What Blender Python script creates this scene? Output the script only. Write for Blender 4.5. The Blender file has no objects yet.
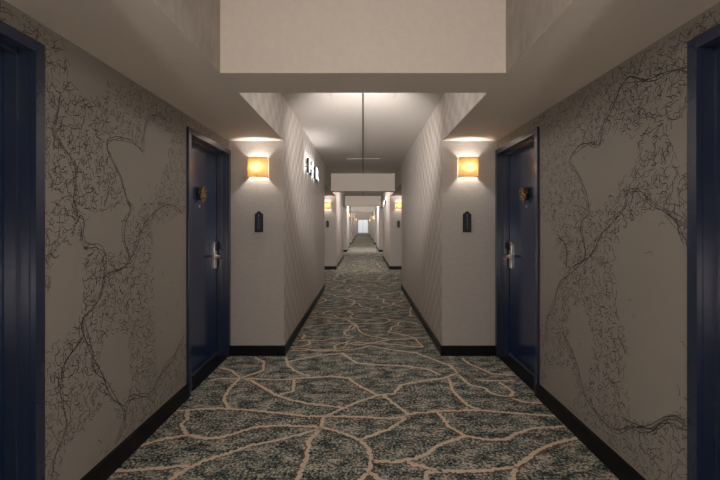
import bpy, math, random
from mathutils import Vector, Matrix
random.seed(7)
S = bpy.context.scene
COL = S.collection
PI = math.pi

# ------------------------------------------------------------------ measures (metres)
F = 392.0; VX, VY = 363.0, 225.0      # focal length in pixels, vanishing point
H = 1.40                              # eye height
XO = 1.436                            # recess wall distance
XL, XR = -0.845, 0.845                 # narrow passage walls
ZS, ZC = 2.30, 2.765                  # soffit and ceiling height
PER = 8.1; NM = 7
A0, A1 = 0.50, 4.20                   # first recess from / to
YEND = A1 + PER*7
YBACK = -3.6

# ------------------------------------------------------------------ materials
def mat(name, col=(.5,.5,.5), rough=.6, metal=0, emis=None, es=0, spec=.5):
    m = bpy.data.materials.new(name); m.use_nodes = True
    b = m.node_tree.nodes['Principled BSDF']
    b.inputs['Base Color'].default_value = (*col, 1)
    b.inputs['Roughness'].default_value = rough
    b.inputs['Metallic'].default_value = metal
    b.inputs['Specular IOR Level'].default_value = spec
    if emis:
        b.inputs['Emission Color'].default_value = (*emis, 1)
        b.inputs['Emission Strength'].default_value = es
    return m

class N:
    def __init__(s, m): s.t = m.node_tree; s.b = s.t.nodes['Principled BSDF']
    def new(s, typ, **kw):
        n = s.t.nodes.new(typ)
        for k, v in kw.items(): setattr(n, k, v)
        return n
    def link(s, a, b): s.t.links.new(a, b)
    def coord(s, scale=(1,1,1)):
        tc = s.new('ShaderNodeTexCoord'); mp = s.new('ShaderNodeMapping')
        mp.inputs['Scale'].default_value = scale
        s.link(tc.outputs['Object'], mp.inputs['Vector']); return mp.outputs[0]
    def noise(s, vec, scale, detail=3, rough=.6):
        n = s.new('ShaderNodeTexNoise'); n.inputs['Scale'].default_value = scale
        n.inputs['Detail'].default_value = detail; n.inputs['Roughness'].default_value = rough
        s.link(vec, n.inputs['Vector']); return n.outputs['Fac']
    def ramp(s, fac, stops):
        r = s.new('ShaderNodeValToRGB'); e = r.color_ramp.elements
        while len(e) < len(stops): e.new(.5)
        for q, (p, c) in zip(e, stops): q.position = p; q.color = (*c, 1)
        s.link(fac, r.inputs['Fac']); return r.outputs['Color']
    def math(s, op, a, b=None):
        n = s.new('ShaderNodeMath', operation=op)
        for i, v in enumerate((a, b)):
            if v is None: continue
            if isinstance(v, (int, float)): n.inputs[i].default_value = v
            else: s.link(v, n.inputs[i])
        return n.outputs[0]
    def bump(s, h, strength, dist):
        b = s.new('ShaderNodeBump'); b.inputs['Strength'].default_value = strength
        b.inputs['Distance'].default_value = dist
        s.link(h, b.inputs['Height']); s.link(b.outputs[0], s.b.inputs['Normal'])
    def base(s, c): s.link(c, s.b.inputs['Base Color'])

def textured(name, c1, c2, scale, stretch=(1,1,1), rough=.8, bs=.2, bd=.002, spec=.3, detail=3):
    m = mat(name, c1, rough, spec=spec); n = N(m)
    f = n.noise(n.coord(stretch), scale, detail)
    n.base(n.ramp(f, [(.3, c1), (.7, c2)])); n.bump(f, bs, bd); return m

M = {}
M['paint'] = textured('soffit_paint', (.75,.675,.60), (.79,.71,.635), 30, rough=.75, bs=.05, bd=.001)
M['ceil'] = textured('sprayed_ceiling', (.60,.56,.52), (.70,.66,.62), 60, rough=.9, bs=.6, bd=.004, detail=4)
M['linen'] = textured('linen_wallcovering', (.47,.435,.405), (.57,.53,.495), 22, (1,1,9), rough=.75, bs=.25, bd=.0015)
M['mural'] = textured('mural_paper', (.31,.287,.256), (.355,.328,.296), 30, (1,3,9), rough=.7, bs=.15, bd=.001)
M['mural_line'] = mat('mural_line', (.085,.072,.070), .7)
M['black'] = textured('baseboard_black', (.006,.006,.008), (.010,.010,.012), 20, rough=.4, bs=.02, bd=.001, spec=.2)
M['navy'] = textured('navy_paint', (.012,.028,.085), (.014,.033,.098), 3, rough=.19, bs=.0, bd=.001, spec=1.0)
M['navyframe'] = textured('navy_frame_paint', (.016,.028,.065), (.02,.034,.078), 3, rough=.26, bs=.0, bd=.001, spec=1.0)
M['chrome'] = textured('brushed_steel', (.55,.50,.46), (.65,.6,.55), 40, (1,1,8), rough=.3, bs=.02, bd=.0005); M['chrome'].node_tree.nodes['Principled BSDF'].inputs['Metallic'].default_value = 1
M['brass'] = textured('aged_brass', (.20,.14,.07), (.5,.38,.2), 60, rough=.35, bs=.3, bd=.002); M['brass'].node_tree.nodes['Principled BSDF'].inputs['Metallic'].default_value = 1
M['darkiron'] = mat('dark_bronze', (.03,.025,.02), .4, .6)
M['plate'] = mat('plate_navy', (.015,.02,.035), .45)
M['platewood'] = textured('plate_edge', (.025,.016,.014), (.045,.03,.025), 50, (4,4,1), rough=.5)
M['digit'] = mat('digit_grey', (.16,.2,.28), .4)
M['trimgrey'] = mat('raceway_dark', (.10,.085,.075), .6)
M['panel'] = textured('panel_white', (.60,.57,.54), (.64,.61,.58), 20, rough=.5, bs=.02)
M['cream'] = textured('vein_cream', (.60,.49,.37), (.97,.86,.70), 110, rough=.95, bs=.5, bd=.003)
M['rust'] = textured('vein_rust', (.16,.075,.04), (.34,.17,.095), 130, rough=.95, bs=.5, bd=.003)
M['letter'] = mat('letter_lit', (.9,.9,.9), .4, emis=(.97,.97,1), es=2.2)
M['letter_side'] = mat('letter_return', (.05,.05,.055), .3, .8)
M['day'] = mat('daylit_pane', (.6,.62,.66), .3, emis=(.88,.93,1), es=.36)
M['sill'] = mat('window_frame_grey', (.35,.34,.33), .5)

for q in ('navy', 'navyframe'): M[q].node_tree.nodes['Principled BSDF'].inputs['IOR'].default_value = 1.5
def embossed():
    m = mat('embossed_wallcovering', (.37,.325,.285), .55, spec=.5); n = N(m)
    tc = n.new('ShaderNodeTexCoord'); sp = n.new('ShaderNodeSeparateXYZ'); n.link(tc.outputs['Object'], sp.inputs[0])
    y, z = sp.outputs['Y'], sp.outputs['Z']
    a = n.math('SINE', n.math('MULTIPLY', y, 2*PI/.26))
    b = n.math('SINE', n.math('MULTIPLY', z, 2*PI/.24))
    g = n.math('MULTIPLY', a, b)
    nz = n.noise(n.coord((1,1,.3)), 90, 2)
    h = n.math('ADD', n.math('MULTIPLY', g, .5), n.math('MULTIPLY', nz, .12))
    n.base(n.ramp(n.math('ADD', n.math('MULTIPLY', g, .5), .5), [(.2, (.49,.445,.41)), (.8, (.60,.55,.51))]))  # grazing-light contrast painted in: raised lozenges lighter, hollows darker
    n.bump(h, 1, .010)
    return m
M['emboss'] = embossed()

def carpet():
    m = mat('speckled_carpet', (.1,.1,.1), .95, spec=.15); n = N(m)
    c = n.coord()
    f1 = n.noise(c, 58, 4, .75); f2 = n.noise(n.coord((.8,1.3,1)), 9, 3); f3 = n.noise(c, 160, 2)
    v = n.math('ADD', n.math('ADD', n.math('MULTIPLY', f1, .68), n.math('MULTIPLY', f2, .30)), n.math('MULTIPLY', f3, .02))
    n.base(n.ramp(v, [(.42, (.014,.028,.032)), (.46, (.065,.09,.092)), (.495, (.17,.195,.18)), (.53, (.38,.37,.31)), (.57, (.72,.66,.55))]))
    n.bump(f3, .8, .006); return m
M['carpet'] = carpet()
M['mottle'] = textured('mottled_wallcovering', (.38,.345,.305), (.50,.455,.41), 7, (1,2,1), rough=.7, bs=.1, bd=.001, detail=4)

def shade_mat():
    m = bpy.data.materials.new('amber_shade'); m.use_nodes = True; t = m.node_tree
    for n in list(t.nodes): t.nodes.remove(n)
    o = t.nodes.new('ShaderNodeOutputMaterial'); mx = t.nodes.new('ShaderNodeMixShader')
    d = t.nodes.new('ShaderNodeBsdfDiffuse'); tr = t.nodes.new('ShaderNodeBsdfTranslucent')
    tc = t.nodes.new('ShaderNodeTexCoord'); mp = t.nodes.new('ShaderNodeMapping'); mp.inputs['Scale'].default_value = (60,60,9)
    nz = t.nodes.new('ShaderNodeTexNoise'); nz.inputs['Scale'].default_value = 1; nz.inputs['Detail'].default_value = 2
    r = t.nodes.new('ShaderNodeValToRGB'); e = r.color_ramp.elements
    e[0].position = .3; e[0].color = (.112,.056,.018,1); e[1].position = .7; e[1].color = (.16,.088,.030,1)
    L = t.links.new
    L(tc.outputs['Object'], mp.inputs[0]); L(mp.outputs[0], nz.inputs['Vector']); L(nz.outputs['Fac'], r.inputs['Fac'])
    L(r.outputs[0], tr.inputs['Color']); d.inputs['Color'].default_value = (.6,.45,.28,1)
    mx.inputs[0].default_value = .6; L(d.outputs[0], mx.inputs[1]); L(tr.outputs[0], mx.inputs[2]); L(mx.outputs[0], o.inputs['Surface'])
    return m
M['shade'] = shade_mat()

# ------------------------------------------------------------------ mesh building
class MB:
    def __init__(s): s.v = []; s.f = []; s.m = []; s.ms = []
    def slot(s, m):
        if m not in s.ms: s.ms.append(m)
        return s.ms.index(m)
    def face(s, pts, m):
        i = len(s.v); s.v += [tuple(p) for p in pts]; s.f.append(tuple(range(i, i+len(pts)))); s.m.append(s.slot(m))
    def box(s, x0, x1, y0, y1, z0, z1, m, **fm):
        x0, x1 = sorted((x0, x1)); y0, y1 = sorted((y0, y1))
        i = len(s.v)
        s.v += [(x,y,z) for z in (z0,z1) for y in (y0,y1) for x in (x0,x1)]
        for key, q in (('zn',(0,2,3,1)),('zp',(4,5,7,6)),('yn',(0,1,5,4)),('yp',(2,6,7,3)),('xn',(0,4,6,2)),('xp',(1,3,7,5))):
            s.f.append(tuple(i+k for k in q)); s.m.append(s.slot(fm.get(key, m)))
    def prism(s, prof, a, b, m, place):            # prof: 2-D points, place(u,v,w)
        n = len(prof); i = len(s.v)
        s.v += [tuple(place(u, v, a)) for u, v in prof] + [tuple(place(u, v, b)) for u, v in prof]
        for k in range(n):
            j = (k+1) % n; s.f.append((i+k, i+j, i+n+j, i+n+k)); s.m.append(s.slot(m))
        s.f.append(tuple(i+k for k in reversed(range(n)))); s.m.append(s.slot(m))
        s.f.append(tuple(i+n+k for k in range(n))); s.m.append(s.slot(m))
    def tube(s, pts, r, m, seg=8):
        pts = [Vector(p) for p in pts]; rs = r if isinstance(r, (list, tuple)) else [r]*len(pts)
        i0 = len(s.v)
        for k, p in enumerate(pts):
            d = (pts[min(k+1, len(pts)-1)] - pts[max(k-1, 0)]).normalized()
            u = d.orthogonal().normalized() if k == 0 else (u - d*u.dot(d)).normalized()
            w = d.cross(u)
            s.v += [tuple(p + rs[k]*(math.cos(2*PI*j/seg)*u + math.sin(2*PI*j/seg)*w)) for j in range(seg)]
        for k in range(len(pts)-1):
            for j in range(seg):
                a = i0+k*seg+j; b = i0+k*seg+(j+1) % seg
                s.f.append((a, b, b+seg, a+seg)); s.m.append(s.slot(m))
        s.f.append(tuple(i0+j for j in reversed(range(seg)))); s.m.append(s.slot(m))
        e = i0+(len(pts)-1)*seg; s.f.append(tuple(e+j for j in range(seg))); s.m.append(s.slot(m))
    def lathe(s, prof, m, place, seg=20):          # prof: (radius, height along axis)
        i0 = len(s.v)
        for r, h in prof:
            s.v += [tuple(place(r*math.cos(2*PI*j/seg), r*math.sin(2*PI*j/seg), h)) for j in range(seg)]
        for k in range(len(prof)-1):
            for j in range(seg):
                a = i0+k*seg+j; b = i0+k*seg+(j+1) % seg
                s.f.append((a, b, b+seg, a+seg)); s.m.append(s.slot(m))
    def build(s, name, parent=None, smooth=False, bevel=0):
        me = bpy.data.meshes.new(name); me.from_pydata(s.v, [], s.f)
        for q in s.ms: me.materials.append(M[q])
        me.polygons.foreach_set('material_index', s.m)
        if smooth: me.polygons.foreach_set('use_smooth', [True]*len(s.f))
        me.update()
        o = bpy.data.objects.new(name, me); COL.objects.link(o)
        if parent: o.parent = parent
        if bevel:
            b = o.modifiers.new('bevel', 'BEVEL'); b.width = bevel; b.segments = 2; b.limit_method = 'ANGLE'
        return o

def empty(name, loc, rz=0):
    o = bpy.data.objects.new(name, None); COL.objects.link(o); o.location = loc; o.rotation_euler = (0, 0, rz)
    o.empty_display_size = .1; return o
def tag(o, label=None, cat=None, group=None, kind=None):
    for k, v in (('label', label), ('category', cat), ('group', group), ('kind', kind)):
        if v: o[k] = v
    return o
def struct(mb, name, **k): return tag(mb.build(name, **k), kind='structure')

# ------------------------------------------------------------------ floor with its carpet pattern
def floor_pt(px, py):
    d = H*F/(py-VY); return ((px-VX)*d/F, d)
traced = [
 [(117,447),(138,446),(158,440.6),(187,435),(205,438.5),(220,437.7),(237.5,432.7),(255,427.5),(278,425.5),(307.5,426.6),(322,427.5),(336.7,431),(345,434),(360,440.3)],
 [(100,471),(117.5,470.7),(152.5,469),(173,467),(193,466),(202,461),(228,453.8),(240,449.4),(252,445),(278,440),(304.6,433.3),(320.6,428.4)],
 [(193,466),(182,472),(170,480),(150,494)],
 [(187.5,436),(181,424.6),(187.5,418.7),(187,410)],
 [(150,412),(168.5,411.5),(187,410),(220,408.5),(249,410),(278,413),(307.5,416.4),(325,416.4),(340,416.4),(369,417.3),(389.6,418.7),(408.5,416.4)],
 [(322,427.5),(322,420),(326.5,415.8),(343,408.5),(357.5,402),(378,395.4),(394,393.4),(401,385),(423,381),(445,378),(456.7,373.5),(474,379.4)],
 [(277,395.4),(290,399.8),(307.5,403.6),(342.5,407.7)],
 [(208,381),(220,378.5),(249,378.5),(278,380),(304.6,378),(331,376.5),(348,378),(360,386),(372,392.5),(378,395)],
 [(383.7,395.4),(395,404),(408.5,414.4),(419,413),(439,411),(480,410),(499,412),(528,414.3),(560,416.4),(580,417)],
 [(408.5,416),(392.5,427.5),(378,433),(360,440)],
 [(360,440),(369,449),(371.5,459.6),(369,472.7),(360,480),(350,492)],
 [(369,472.7),(381,480),(400,488)],
 [(371.5,461),(392.5,462.5),(413,459),(427.5,453.8),(439,445),(465,436),(487.5,439.7),(505,439.7),(516.6,433.3),(534,428.3),(566,426.6),(590,428)],
 [(436,411.5),(443.5,418.7),(448,426),(465,435.7)],
 [(407,462.5),(427.5,468),(442,471),(470,471),(493,469.7),(516.6,466.8),(537,450.8),(554.5,443.5),(575,438.5),(600,436)],
 [(442,471),(427,473),(425,480),(420,494)],
 [(516.6,467),(511,480),(500,496)],
 [(508,396.8),(522.5,402),(541.4,403.5),(560,404)],
 [(456.7,373.5),(470,385),(484.6,388),(490.4,393),(499,395.4),(508,396.8)],
 [(462,358),(470,364.8),(478.7,367.7),(490.4,373.5),(505,375),(525,376)],
 [(456.7,373.5),(470,378),(481.7,380.8),(515,380.8)],
 [(499,382),(513.7,392.5),(508,398)],
 [(340,353),(357.5,363.3),(375,364.8),(404,366),(427.5,369),(440.6,375)],
 [(369,345.8),(392.5,350),(416,353),(436,360.4),(451,366),(458,373.5)],
 [(448,378),(453.7,392.5),(468,405.6),(480,410)],
 [(285.6,357.5),(288.5,366),(296,371.5),(310,376.5)],
 [(255,357.5),(263.7,362),(263.7,370.6),(240.4,378)],
 [(208,364),(220,367.7),(231.7,370.6),(240,378),(228.7,389.6),(224,400),(228.7,408.5)],
 [(240.4,378),(252,381),(266.7,389.6),(277,395.4)],
 [(294,380),(293,391),(278,395.4)],
 [(287,361.9),(316,356),(342.5,353),(351,359)],
 [(287,351),(319,349.6),(336.7,351),(360,348.7),(369,345.8)],
 [(320.6,428.4),(309,440.6),(306,459.6),(297,480),(285,498)],
]
veins = [[floor_pt(*p) for p in pl] for pl in traced]
# cracked network for the rest of the carpet
def network(y0, y1, rng):
    out = []; sx, sy = .42, .36
    pts = {}
    for j in range(int((y1-y0)/sy)+1):
        for i in range(-4, 5):
            pts[i, j] = ((i+(.5 if j % 2 else 0))*sx + rng.uniform(-.18, .18), y0+j*sy + rng.uniform(-.14, .14))
    for (i, j), p in pts.items():
        k = i if j % 2 == 0 else i+1
        cand = []
        if rng.random() < .62: cand.append((i+1, j))
        cand.append((k, j+1) if rng.random() < .5 else (k-1, j+1))
        if rng.random() < .15: cand.append((k, j+1))
        for c in cand:
            if c in pts: out.append([p, pts[c]])
    return out
rng = random.Random(3)
net = network(-3.6, 2.0, rng) + network(4.5, 42, rng)

def wiggle(pl, rng, amp, step):
    out = [pl[0]]
    for a, b in zip(pl, pl[1:]):
        L = math.hypot(b[0]-a[0], b[1]-a[1]); n = max(1, int(L/step)); nx, ny = -(b[1]-a[1])/(L+1e-9), (b[0]-a[0])/(L+1e-9)
        for k in range(1, n+1):
            t = k/n; e = rng.gauss(0, amp) if k < n else 0
            out.append((a[0]+(b[0]-a[0])*t+nx*e, a[1]+(b[1]-a[1])*t+ny*e))
    return out
def smooth2(pl, it=1):
    for _ in range(it):
        q = [pl[0]]
        for a, b in zip(pl, pl[1:]):
            q += [(a[0]*.75+b[0]*.25, a[1]*.75+b[1]*.25), (a[0]*.25+b[0]*.75, a[1]*.25+b[1]*.75)]
        pl = q+[pl[-1]]
    return pl
def ribbon(mb, pl, widths, m, place):
    n = len(pl)
    if n < 2: return
    L, R = [], []
    for k, p in enumerate(pl):
        a = pl[max(k-1, 0)]; b = pl[min(k+1, n-1)]
        dx, dy = b[0]-a[0], b[1]-a[1]; l = math.hypot(dx, dy)+1e-9
        w = widths[k] if isinstance(widths, list) else widths
        L.append((p[0]-dy/l*w, p[1]+dx/l*w)); R.append((p[0]+dy/l*w, p[1]-dx/l*w))
    i = len(mb.v); mb.v += [place(*q) for q in L]+[place(*q) for q in R]; sl = mb.slot(m)
    for k in range(n-1):
        mb.f.append((i+k, i+n+k, i+n+k+1, i+k+1)); mb.m.append(sl)
def clipx(pl, lo, hi, y):
    out, cur = [], []
    for p in pl:
        xlim = XO if (p[1]-A0) % PER < (A1-A0) else None
        a, b = (-XO+.02, XO-.02) if xlim else (XL+.02, XR-.02)
        if a < p[0] < b and YBACK < p[1] < YEND: cur.append(p)
        else:
            if len(cur) > 1: out.append(cur)
            cur = []
    if len(cur) > 1: out.append(cur)
    return out

fl = MB()
fl.box(-1.75, 1.75, YBACK-.15, YEND+.15, -.1, 0, 'carpet')
def lay(pl, rng, w0, amp, step, rough=True):
    pl = wiggle(smooth2(pl) if rough else pl, rng, amp, step)
    for c in clipx(pl, 0, 0, 0):
        off = rng.choice((-1, 1))
        side = [(x+off*.012, y-.013) for x, y in c]
        ribbon(fl, side, [w0*rng.uniform(.25, 1.1) for _ in c], 'rust', lambda a, b: (a, b, .0006))
        if not rough or rng.random() < .85: ribbon(fl, c, [w0*rng.uniform(.6, 1.2) for _ in c], 'cream', lambda a, b: (a, b, .0012))
for pl in veins: lay(pl, rng, .0150, .0045, .012, False)
for pl in net: lay(wiggle(pl, rng, .05, .12), rng, .015, .005, .04)
struct(fl, 'floor')

# ------------------------------------------------------------------ mural pattern on the near recess walls
def wall_pt(px, py):
    d = XO*F/abs(px-VX); return (d, H+(VY-py)*d/F)
mural = {
 -1: dict(
  empty=[
   [(110,140),(127.5,141),(142.5,151),(144,135),(147.5,125),(160,132),(170,135),(165,160),(160,185),(147.5,200),(134,207),(127,190),(118,170),(110,155)],
   [(85,217),(100,215),(122,208),(127,203),(131,212),(123,222),(123,234),(127,250),(105,254),(100,245),(84,242),(83,222)],
   [(76,243),(82,250),(82,300),(78,318),(68,330),(58,335),(52,345),(46,350),(42,350),(42,310),(55,285),(56,262),(62,250)],
   [(152,225),(160,228),(186,212),(188,335),(172,355),(158,375),(156,330),(154,260)],
   [(102,336),(127,336),(130,386),(121,402),(112,383),(102,361)],
   [(107,397),(115,411),(122,424),(115,440),(98,453),(85,480),(58,490),(70,440),(85,435),(98,415)],
   [(66,40),(72,62),(66,75),(75,86),(84,97),(100,95),(105,77),(128,92),(128,60),(60,20)]],
  vine=[
   [(62,95),(60,110),(50,132),(60,147),(72,162),(77,175),(75,197),(72,215),(84,220),(81,237),(87,245),(97,244),(105,255),(104,275),(101,300),(85,315),(80,325),(83,340),(66,358),(60,377),(63,399),(70,421),(62,439),(52,461),(49,485)],
   [(142,151),(132,142),(115,137),(107,138),(105,147),(112,162),(122,180),(127,200),(132,210),(125,220),(122,235),(127,252),(130,260),(125,270),(110,274),(104,278)],
   [(182,212),(165,202),(150,217),(140,230),(136,250),(130,260)],
   [(83,320),(87,335),(91.5,349),(91.5,367.5),(109,383),(115,399),(123,411),(124,424),(115,446)],
   [(184,336),(174,355),(157,380),(152.5,395.6),(134,395.6),(124,405)],
   [(142,151),(144,135),(148,123),(156,112),(166,118)]]),
 1: dict(
  empty=[
   [(577,152),(592,149),(601,149),(607,137),(630,135),(634,147),(635,165),(620,182),(610,197),(597,207),(589,202),(582,180),(572,167),(569,157)],
   [(672,122),(690,118),(690,170),(677,150)],
   [(645,211),(660,210),(672,222),(676,235),(690,250),(690,390),(682,400),(672,412),(655,419),(634,418),(632,402),(622,374),(632,349),(620,320),(617,300),(617,250),(620,230),(630,222),(640,222)],
   [(572,305),(587,315),(592,340),(588,380),(581,385),(578,365),(572,345),(568,325)],
   [(536,220),(548,225),(555,240),(562,270),(556,300),(545,320),(536,325)],
   [(547,370),(570,370),(578,392),(566,405),(548,395)]],
  vine=[
   [(692,72),(687,70),(670,66),(650,82),(630,77),(617,92),(610,107),(602,125),(601,147),(586,144),(572,152),(569,160),(579,175),(584,192),(590,210),(582,220),(582,240),(586,257),(572,267),(567,280),(557,287),(552,305),(547,320),(546,345)],
   [(692,232),(685,225),(667,212),(652,202),(637,187),(627,195),(625,210),(610,222),(597,237),(594,255),(580,266)],
   [(667,212),(675,220),(686,247)],
   [(557,237),(567,245),(567,267)],
   [(563,330),(575,361),(582,392),(597,411),(616,433),(625,427),(641,430),(654,433),(666,417),(692,432)],
   [(622,420),(638,424),(660,427),(669,416),(690,426)]])}
def inside(p, poly):
    x, y = p; r = False; j = len(poly)-1
    for i in range(len(poly)):
        xi, yi = poly[i]; xj, yj = poly[j]
        if (yi > y) != (yj > y) and x < (xj-xi)*(y-yi)/(yj-yi)+xi: r = not r
        j = i
    return r
DO = [(0.75, 1.76), (3.185, 4.195)]       # outer frame edges of the two doors of a recess side
NEAR_EDGE = {-1: 1.745, 1: 1.712}
ZF = 2.20                                 # frame top
def in_wall(d, z):
    if not (A0+.02 < d < A1-.02 and .12 < z < ZS-.01): return False
    return not any(a-.005 < d < b+.005 and z < ZF+.005 for a, b in DO)
def mural_lines(mb, s):
    rg = random.Random(11 if s < 0 else 12)
    pl = lambda a, b: (s*(XO-.0007), a, b)
    emp = [[wall_pt(*p) for p in e] for e in mural[s]['empty']]
    vin = [[wall_pt(*p) for p in e] for e in mural[s]['vine']]
    def clipped(c, w):
        cur = []
        for p in c+[(-99, 0)]:
            if in_wall(*p): cur.append(p)
            else:
                if len(cur) > 1: ribbon(mb, cur, w, 'mural_line', pl)
                cur = []
    y = A0
    step = .026
    while y < A1:
        z = .1
        while z < ZS:
            p = (y+rg.uniform(-.012, .012), z+rg.uniform(-.012, .012))
            z += step
            ie = any(inside(p, e) for e in emp)
            if ie and rg.random() < .985: continue
            near = min(math.hypot(p[0]-q[0], p[1]-q[1]) for v in vin for q in v)
            if rg.random() > (.84 if near > .1 else .95): continue
            big = p[0] < 2.2 and p[1] > .9
            n = rg.randint(3, 6) if big else rg.randint(2, 5)
            a = rg.uniform(0, 2*PI); c = [p]; turn = rg.uniform(-.9, .9)
            for k in range(n):
                a += turn+rg.gauss(0, .3); q = c[-1]
                if rg.random() < .3: turn = -turn
                c.append((q[0]+math.cos(a)*.012, q[1]+math.sin(a)*.013))
            if not ie and any(inside(c[-1], e) for e in emp): continue
            clipped(smooth2(c), rg.uniform(.0011, .0018))
        y += step
    for v in vin:
        for st in range(3):
            w = smooth2(v, 2); ph = rg.uniform(0, 6); am = .010+.012*rg.random(); fr = rg.uniform(9, 16); t = 0; out = []
            for k, p in enumerate(w):
                q = w[max(k-1, 0)]; t += math.hypot(p[0]-q[0], p[1]-q[1])
                out.append((p[0]+am*math.sin(ph+fr*t)+rg.gauss(0, .002), p[1]+am*math.cos(ph*2+fr*t)+rg.gauss(0, .002)))
            clipped(wiggle(out, rg, .0015, .02), rg.uniform(.0015, .0022))

# ------------------------------------------------------------------ walls, soffits, ceiling
for s, xn, side in ((-1, XL, 'left'), (1, XR, 'right')):
    inner = 'xp' if s < 0 else 'xn'
    # recess wall with door openings
    DO[0] = (NEAR_EDGE[s]-1.01, NEAR_EDGE[s])
    w = MB(); T = XO+.17
    op = [(a+.03, b-.03) for a, b in DO]; zt = ZF-.03
    edges = [A0] + [q for ab in op for q in ab] + [A1]
    for k in range(0, len(edges), 2): w.box(s*XO, s*T, edges[k], edges[k+1], 0, ZS, 'mural')
    for a, b in op: w.box(s*XO, s*T, a, b, zt, ZS, 'mural')
    mural_lines(w, s)
    struct(w, 'wall_'+side)
    for n in range(1, NM+1):
        w = MB(); w.box(s*XO, s*T, A0+PER*n, min(A1+PER*n, YEND), 0, ZS, 'mural'); struct(w, 'wall_'+side)
    # projecting piers that narrow the corridor
    for n in range(-1, NM):
        y0 = max(A1+PER*n, YBACK); y1 = A0+PER*(n+1)
        w = MB(); w.box(s*abs(xn), s*T, y0, y1, 0, ZC, 'linen', **{inner: 'emboss'}); struct(w, 'wall_'+side)
        b = MB(); t = .014
        b.box(s*(abs(xn)-t), s*abs(xn), y0-(t if n >= 0 else 0), y1+t, 0, .11, 'black')
        if n >= 0: b.box(s*abs(xn), s*XO, y0-t, y0, 0, .11, 'black')
        b.box(s*abs(xn), s*XO, y1, y1+t, 0, .11, 'black')
        struct(b, 'baseboard_'+side, bevel=.003)
    # soffits over the recesses
    for n in range(0, NM+1):
        y0, y1 = A0+PER*n, min(A1+PER*n, YEND)
        w = MB(); w.box(s*abs(xn), s*T, y0, y0+1.9, ZS, ZC, 'paint', **{inner: 'mottle'})
        w.box(s*abs(xn), s*T, y0+1.9, y1, ZS, ZC, 'paint', **{inner: 'emboss'}); struct(w, 'ceiling')
        b = MB(); t = .030
        segs = [(y0+.014, y1-.014)] if n else [(A0+.014, DO[0][0]), (DO[0][1], DO[1][0])]
        for a, c in segs: b.box(s*(XO-t), s*XO, a, c, 0, .11, 'black')
        struct(b, 'baseboard_'+side, bevel=.003)
c = MB(); c.box(-T, T, YBACK, YEND, ZC, ZC+.1, 'ceil'); struct(c, 'ceiling')
for n in range(0, NM+1):
    w = MB(); w.box(XL, XR, 2.32+PER*n, 2.67+PER*n, ZS, ZC, 'paint'); struct(w, 'ceiling')
w = MB(); w.box(-T, T, YBACK-.12, YBACK, 0, ZC, 'linen'); struct(w, 'wall_back')
# end wall with tall daylit window
w = MB(); w.box(-T, T, YEND, YEND+.12, 0, .16, 'linen'); w.box(-T, T, YEND, YEND+.12, 2.28, ZC, 'linen')
w.box(-T, -.80, YEND, YEND+.12, .16, 2.28, 'linen'); w.box(.80, T, YEND, YEND+.12, .16, 2.28, 'linen')
struct(w, 'wall_front')
wn = tag(empty('window_1', (0, YEND, .16)), kind='structure')
w = MB()
for x in (-.80, -.02, .76): w.box(x, x+.04, -.0+.02, .07, 0, 2.12, 'sill')
for z in (0, 2.08): w.box(-.76, .76, .02, .07, z, z+.04, 'sill')
w.build('window_frame', wn)
for x0 in (-.76, .02): p = MB(); p.box(x0, x0+.74, .04, .05, .04, 2.08, 'day'); p.build('pane', wn)
# surface raceway down the middle of the ceiling
for n in range(0, NM):
    r = MB(); r.box(-.009, .009, 2.67+PER*n, 2.32+PER*(n+1), ZC-.012, ZC, 'trimgrey'); struct(r, 'trim_%d' % (n+1))

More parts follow.
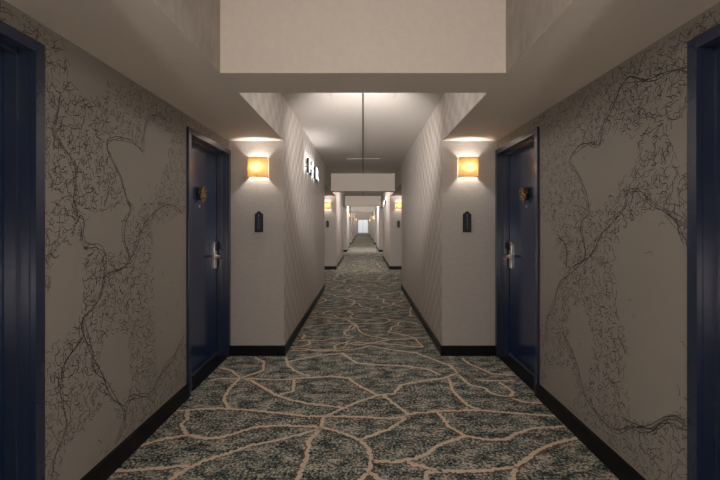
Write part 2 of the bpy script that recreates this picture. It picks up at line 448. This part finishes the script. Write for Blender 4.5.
# ------------------------------------------------------------------ doors
def door(idx, s, y0, y1, hinge_near, label):
    root = empty('door_%d' % idx, (s*XO, (y0+y1)/2, 0)); tag(root, label, kind='structure')
    W = (y1-y0)/2; cw = .05
    X = lambda q: -s*q               # q > 0 comes out of the wall into the corridor
    fr = MB()
    for sg in (-1, 1):
        a, b = sorted((sg*(W-cw), sg*W)); fr.box(X(-.005), X(.022), a, b, 0, ZF, 'navyframe')
        # stepped jamb: rebate, stop
        a, b = sorted((sg*(W-cw), sg*(W-.03))); fr.box(X(-.0055), X(-.168), a, b, 0, ZF-.03, 'navyframe')
        a, b = sorted((sg*(W-cw-.016), sg*(W-cw+.001))); fr.box(X(-.050), X(-.104), a, b, 0, ZF-cw, 'navyframe')
    fr.box(X(-.005), X(.022), -W+cw, W-cw, ZF-cw, ZF, 'navyframe')
    fr.box(X(-.0055), X(-.168), -W+cw, W-cw, ZF-cw, ZF-.03, 'navyframe')
    fr.box(X(-.050), X(-.104), -W+cw, W-cw, ZF-cw-.016, ZF-cw, 'navyframe')
    fr.build('door_frame', root, bevel=.002)
    X = lambda q: -s*(q+.018)        # the leaf hangs 10 cm behind the wall face
    lf = MB(); lf.box(X(-.124), X(-.166), -W+cw+.004, W-cw-.004, .03, ZF-cw-.006, 'navy')
    leaf = lf.build('door_leaf', root, bevel=.002)
    th = MB(); th.box(X(-.012), X(-.168), -W+cw, W-cw, 0, .018, 'black'); th.build('threshold', root, bevel=.003)
    sw = MB(); sw.box(X(-.116), X(-.1245), -W+cw+.02, W-cw-.02, .032, .052, 'chrome'); sw.build('bottom_sweep', root)
    # lock on the latch side
    h = (W-cw-.075)*(1 if hinge_near else -1); u = 1 if hinge_near else -1
    pl = MB()
    prof = [(-.026,-.14),(.026,-.14),(.030,-.13),(.030,.11),(.022,.135),(-.022,.135),(-.030,.11),(-.030,-.13)]
    pl.prism(prof, -.124, -.108, 'chrome', lambda a, b, c: (X(c), h+a, 1.09+b))
    plate = pl.build('lock_plate', root, bevel=.003)
    rd = MB(); rd.prism([(-.024,.045),(.024,.045),(.024,.10),(.017,.126),(-.017,.126),(-.024,.10)], -.1085, -.095, 'darkiron', lambda a, b, c: (X(c), h+a, 1.09+b))
    rd.build('card_reader', plate, bevel=.002)
    lv = MB(); z = 1.09-.015
    lv.lathe([(0,-.108),(.023,-.108),(.023,-.098),(.013,-.094),(.011,-.052),(0,-.05)], 'chrome', lambda a, b, c: (X(c), h+a, z+b), 16)
    lv.tube([(X(-.058), h+.004*u, z), (X(-.055), h-.03*u, z+.001), (X(-.056), h-.075*u, z-.002), (X(-.062), h-.135*u, z-.003), (X(-.085), h-.150*u, z-.003)], [.012,.011,.010,.009,.008], 'chrome', 10)
    lv.build('lever_handle', plate, smooth=True)
    # knocker: brass wreath with a drop, on a dark rose
    kz = 1.695
    kn = MB(); P = lambda a, b, c: (X(-.124+(c+.124)*.75), a, kz+b)
    kn.lathe([(0,-.124),(.056,-.124),(.058,-.116),(.050,-.110),(.040,-.100),(.020,-.092),(0,-.09)], 'darkiron', P, 24)
    knob = kn.build('door_knocker', root, smooth=True)
    wr = MB(); pts = []
    for k in range(73):
        t = 2*PI*k/72; r = .046+.010*math.sin(7*t); pts.append(P(r*math.cos(t), r*math.sin(t), -.092+.009*math.cos(7*t)))
    wr.tube(pts, .0075, 'brass', 8)
    for k in range(14):
        t = 2*PI*k/14; c = Vector(P(.054*math.cos(t), .054*math.sin(t), -.098))
        wr.tube([c, c+Vector((X(.006)*1, .010*math.cos(t), .010*math.sin(t))), c+Vector((X(.010), .016*math.cos(t+.4), .016*math.sin(t+.4)))], [.008,.006,.002], 'brass', 6)
    pts = []
    for k in range(61):
        t = 2*PI*k/60; pts.append(P(.026*math.sin(2*t), .030*math.sin(t), -.078+.010*math.cos(3*t)))
    wr.tube(pts, .0065, 'brass', 8)
    wr.lathe([(0,-.09),(.014,-.088),(.016,-.076),(.011,-.066),(0,-.063)], 'brass', P, 14)
    wr.build('wreath', knob, smooth=True)
    dr = MB(); dr.tube([P(0,-.045,-.098), P(0,-.062,-.085), P(0,-.078,-.080), P(0,-.090,-.084)], [.007,.010,.014,.006], 'brass', 10)
    dr.build('striker', knob, smooth=True)
    ph = MB(); ph.lathe([(0,-.124),(.012,-.124),(.012,-.117),(.007,-.115),(.005,-.118),(0,-.118)], 'chrome', lambda a, b, c: (X(c), a, 1.575+b), 16)
    ph.build('peephole', root, smooth=True)
    return root
door(1, -1, *DO[1], True, 'dark navy door on the left beside the lit wall lamp, with brass knocker')
door(2, 1, *DO[1], True, 'dark navy door on the right beside the lit wall lamp, with brass knocker')
door(3, -1, NEAR_EDGE[-1]-1.01, NEAR_EDGE[-1], False, 'navy doorway cut off by the left edge of the photo')
door(4, 1, NEAR_EDGE[1]-1.01, NEAR_EDGE[1], False, 'navy doorway cut off by the right edge of the photo')

# ------------------------------------------------------------------ wall lamps
def sconce(loc, rz, label, group=None):
    """local frame: wall plane y = 0, lamp comes out along -y"""
    root = empty('wall_lamp', loc, rz); tag(root, label, 'lamp', group)
    hw, dp, hh = .103, .098, .105
    pts = [(-hw, -.002), (-hw, -.035)] + [(hw*math.sin(t), -.035-(dp-.035)*math.cos(t)) for t in [(-.5+k/16)*PI for k in range(1, 16)]] + [(hw, -.035), (hw, -.002)]
    sh = MB(); n = len(pts)
    sh.v = [(x, y, -hh) for x, y in pts] + [(x, y, hh) for x, y in pts]; sl = sh.slot('shade')
    for k in range(n-1): sh.f.append((k, k+1, n+k+1, n+k)); sh.m.append(sl)
    o = sh.build('lamp_shade', root, smooth=True)
    for z in (-hh, hh):
        rim = MB(); rim.tube([(x, y, z) for x, y in pts], .0022, 'brass', 6); rim.build('shade_rim', root, smooth=True)
    bp = MB(); bp.box(-.035, .035, -.012, 0, -.05, .05, 'chrome'); bp.box(-.012, .012, -.03, -.012, -.03, -.01, 'chrome')
    bp.tube([(0,-.03,-.03), (0,-.046,-.03)], .010, 'chrome'); bp.build('wall_bracket', root)
    l = bpy.data.lights.new('lamp_bulb', 'POINT'); l.energy = LAMP_W; l.color = (1, .94, .87); l.shadow_soft_size = .02
    b = bpy.data.objects.new('lamp_bulb', l); COL.objects.link(b); b.parent = root; b.location = (0, -.052, .0)
    return root
LAMP_W = 6.0
ZL = H+.61
near_lamps = [
 (-1, 0, 'large amber half-round wall lamp on the pier right of the left navy door'),
 (1, 0, 'large amber half-round wall lamp on the pier left of the right navy door'),
 (-1, 1, 'small amber wall lamp on the second left pier, half hidden by the patterned wall'),
 (1, 1, 'small amber wall lamp on the second right pier, half hidden by the patterned wall')]
for s, n, lab in near_lamps: sconce((s*1.12, A1+PER*n, ZL), 0, lab, 'amber wall lamps along the corridor')
far = [(-1, 22.2, 'tiny lit wall lamp far down the corridor, nearest of those on the left'),
       (-1, 34.6, 'tiny lit wall lamp far down the corridor, second on the left'),
       (-1, 47.5, 'tiny lit wall lamp far down the corridor, beside the bright end window on the left'),
       (1, 29.6, 'tiny lit wall lamp far down the corridor, nearer of those on the right'),
       (1, 46.4, 'tiny lit wall lamp far down the corridor, beside the bright end window on the right')]
for s, y, lab in far:
    sconce((XL if s < 0 else XR, y, ZL-.06), PI/2 if s < 0 else -PI/2, lab, 'amber wall lamps along the corridor')

# ------------------------------------------------------------------ text as mesh
def text_mesh(txt, size, depth, sx=1, bold=.0):
    c = bpy.data.curves.new('t', 'FONT'); c.body = txt; c.size = size; c.extrude = depth/2; c.align_x = 'CENTER'; c.align_y = 'CENTER'; c.offset = bold
    o = bpy.data.objects.new('t', c); COL.objects.link(o)
    me = bpy.data.meshes.new_from_object(o.evaluated_get(bpy.context.evaluated_depsgraph_get()))
    bpy.data.objects.remove(o); bpy.data.curves.remove(c)
    for v in me.vertices: v.co.x *= sx
    return me

# ------------------------------------------------------------------ room number plates
def plate(s, n, digits, label):
    y = A1+PER*n; root = empty('number_plate', (s*1.113, y, H+.035)); tag(root, label, 'sign')
    prof = [(-.044,-.112),(.044,-.112),(.044,.085),(.026,.092),(.018,.106),(0,.114),(-.018,.106),(-.026,.092),(-.044,.085)]
    b = MB(); b.prism(prof, .002, -.014, 'platewood', lambda a, c, w: (a, w, c)); b.build('back_board', root, bevel=.002)
    f = MB(); f.prism([(a*.74, c*.9-.001) for a, c in prof], -.0142, -.018, 'plate', lambda a, c, w: (a, w, c)); f.build('number_panel', root)
    if n == 0:
        for k, ch in enumerate(digits):
            me = text_mesh(ch, .045, .002, 1, .0006); me.materials.append(M['digit'])
            o = bpy.data.objects.new('digit', me); COL.objects.link(o); o.parent = root
            o.rotation_euler = (PI/2, 0, 0); o.location = (0, -.019, .064-k*.042)
plate(-1, 0, '5530', 'dark pointed room number plate below the nearest left wall lamp')
plate(1, 0, '5531', 'dark pointed room number plate below the nearest right wall lamp')
plate(-1, 1, '', 'small dark number plate on the left pier beyond the narrow stretch')
plate(1, 1, '', 'small dark number plate on the right pier beyond the narrow stretch')

# ------------------------------------------------------------------ lit letter signs
def sign(s, yc, label, z=2.25):
    xw = XL if s < 0 else XR
    root = empty('lit_letter_sign', (xw, yc, z)); tag(root, label, 'sign')
    for k, ch in enumerate('HR'):
        me = text_mesh(ch, .26, .035, 2.5, .010)
        me.materials.append(M['letter']); me.materials.append(M['letter_side'])
        for p in me.polygons: p.material_index = 0 if abs(p.normal.z) > .9 else 1
        o = bpy.data.objects.new('letter', me); COL.objects.link(o); o.parent = root
        o.rotation_euler = (PI/2, 0, PI/2 if s < 0 else -PI/2)
        o.location = (-s*.055, (-.39+.78*k) * (1 if s < 0 else -1), 0)
    for y in (-.39, .39):
        for dy in (-.14, .14):
            bk = MB(); bk.tube([(0, y+dy, 0), (-s*.040, y+dy, 0)], .006, 'letter_side'); bk.build('stand_off', root)
sign(-1, 6.22, 'white lit letters high on the left wall of the nearest narrow stretch')
sign(1, 14.5, 'tiny white lit letters high on the right wall, beyond the small right amber lamp', 2.2)

# flush white panels in the sprayed ceiling
for y0, y1, lab in ((3.45, 4.19, 'pale flat ceiling panel just behind the nearest beam'), (8.05, 8.60, 'pale flat ceiling panel before the second beam')):
    p = MB(); p.box(-.335, -.012, y0, y1, ZC-.008, ZC, 'panel'); p.box(.012, .335, y0, y1, ZC-.008, ZC, 'panel')
    tag(p.build('ceiling_panel', bevel=.002), lab, 'ceiling panel')

# ------------------------------------------------------------------ lights
def area(name, loc, sx, sy, e, col=(1, .93, .85), rot=(0, 0, 0)):
    l = bpy.data.lights.new(name, 'AREA'); l.shape = 'RECTANGLE'; l.size = sx; l.size_y = sy; l.energy = e; l.color = col
    o = bpy.data.objects.new(name, l); COL.objects.link(o); o.location = loc; o.rotation_euler = rot; return o
def unseen_point(loc, e, col=(1, .93, .875), r=.07, name='unseen_point_light'):
    l = bpy.data.lights.new(name, 'POINT'); l.energy = e; l.color = col; l.shadow_soft_size = r
    o = bpy.data.objects.new(name, l); COL.objects.link(o); o.location = loc; return o
def wash_fill(loc, e, col=(1, .93, .88), ang=76, tilt=0):
    l = bpy.data.lights.new('added_wash_spot', 'SPOT'); l.energy = e; l.color = col; l.shadow_soft_size = .05
    l.spot_size = math.radians(ang); l.spot_blend = .9
    o = bpy.data.objects.new('added_wash_spot', l); COL.objects.link(o); o.location = loc
    o.rotation_euler = (PI/2+math.radians(tilt), 0, 0); return o
unseen_point((0, .6, 2.45), 13)  # added fill light above the view, stands for no fixture
for x in (-.6, .6): unseen_point((x, -1.2, .75), 46)  # low fill lights added behind the camera to lift soffits and floor
for n in range(NM):
    unseen_point((0, 3.15+PER*n, 2.60), 9)  # unseen fill light added behind each beam to brighten ceiling and walls
    wash_fill((0, 2.78+PER*n, 2.38), 560, ang=66, tilt=-1)  # unseen spot added behind each beam to light the narrow stretch
    if n: unseen_point((0, 5.4+PER*n, 2.60), 26)  # further unseen fill light added in the distant stretches
unseen_point((0, 22.6, 2.5), 60, (.93, .96, 1))
for x, y, z in ((XL+.055, 6.22, 2.39), (XR-.055, 14.5, 2.34)):
    l = bpy.data.lights.new('sign_uplight', 'AREA'); l.shape = 'RECTANGLE'; l.size = .03; l.size_y = 1.1; l.energy = 2.0; l.color = (1, .98, .97)
    o = bpy.data.objects.new('sign_uplight', l); COL.objects.link(o); o.location = (x, y, z); o.rotation_euler = (0, PI-(.35 if x < 0 else -.35), 0)

wd = bpy.data.worlds.new('world'); S.world = wd; wd.use_nodes = True
wd.node_tree.nodes['Background'].inputs[0].default_value = (.8, .9, 1, 1); wd.node_tree.nodes['Background'].inputs[1].default_value = .3

cam = bpy.data.cameras.new('camera'); co = bpy.data.objects.new('camera', cam); COL.objects.link(co)
cam.sensor_width = 36; cam.lens = F/720*36; cam.shift_x = -(VX-360)/720; cam.shift_y = -(240-VY)/720
cam.clip_start = .05; cam.clip_end = 200
co.location = (0, 0, H); co.rotation_euler = (PI/2, 0, 0); S.camera = co
S.view_settings.view_transform = 'Standard'; S.view_settings.look = 'None'; S.view_settings.gamma = 1
S.view_settings.exposure = 0; S.view_settings.use_curve_mapping = False
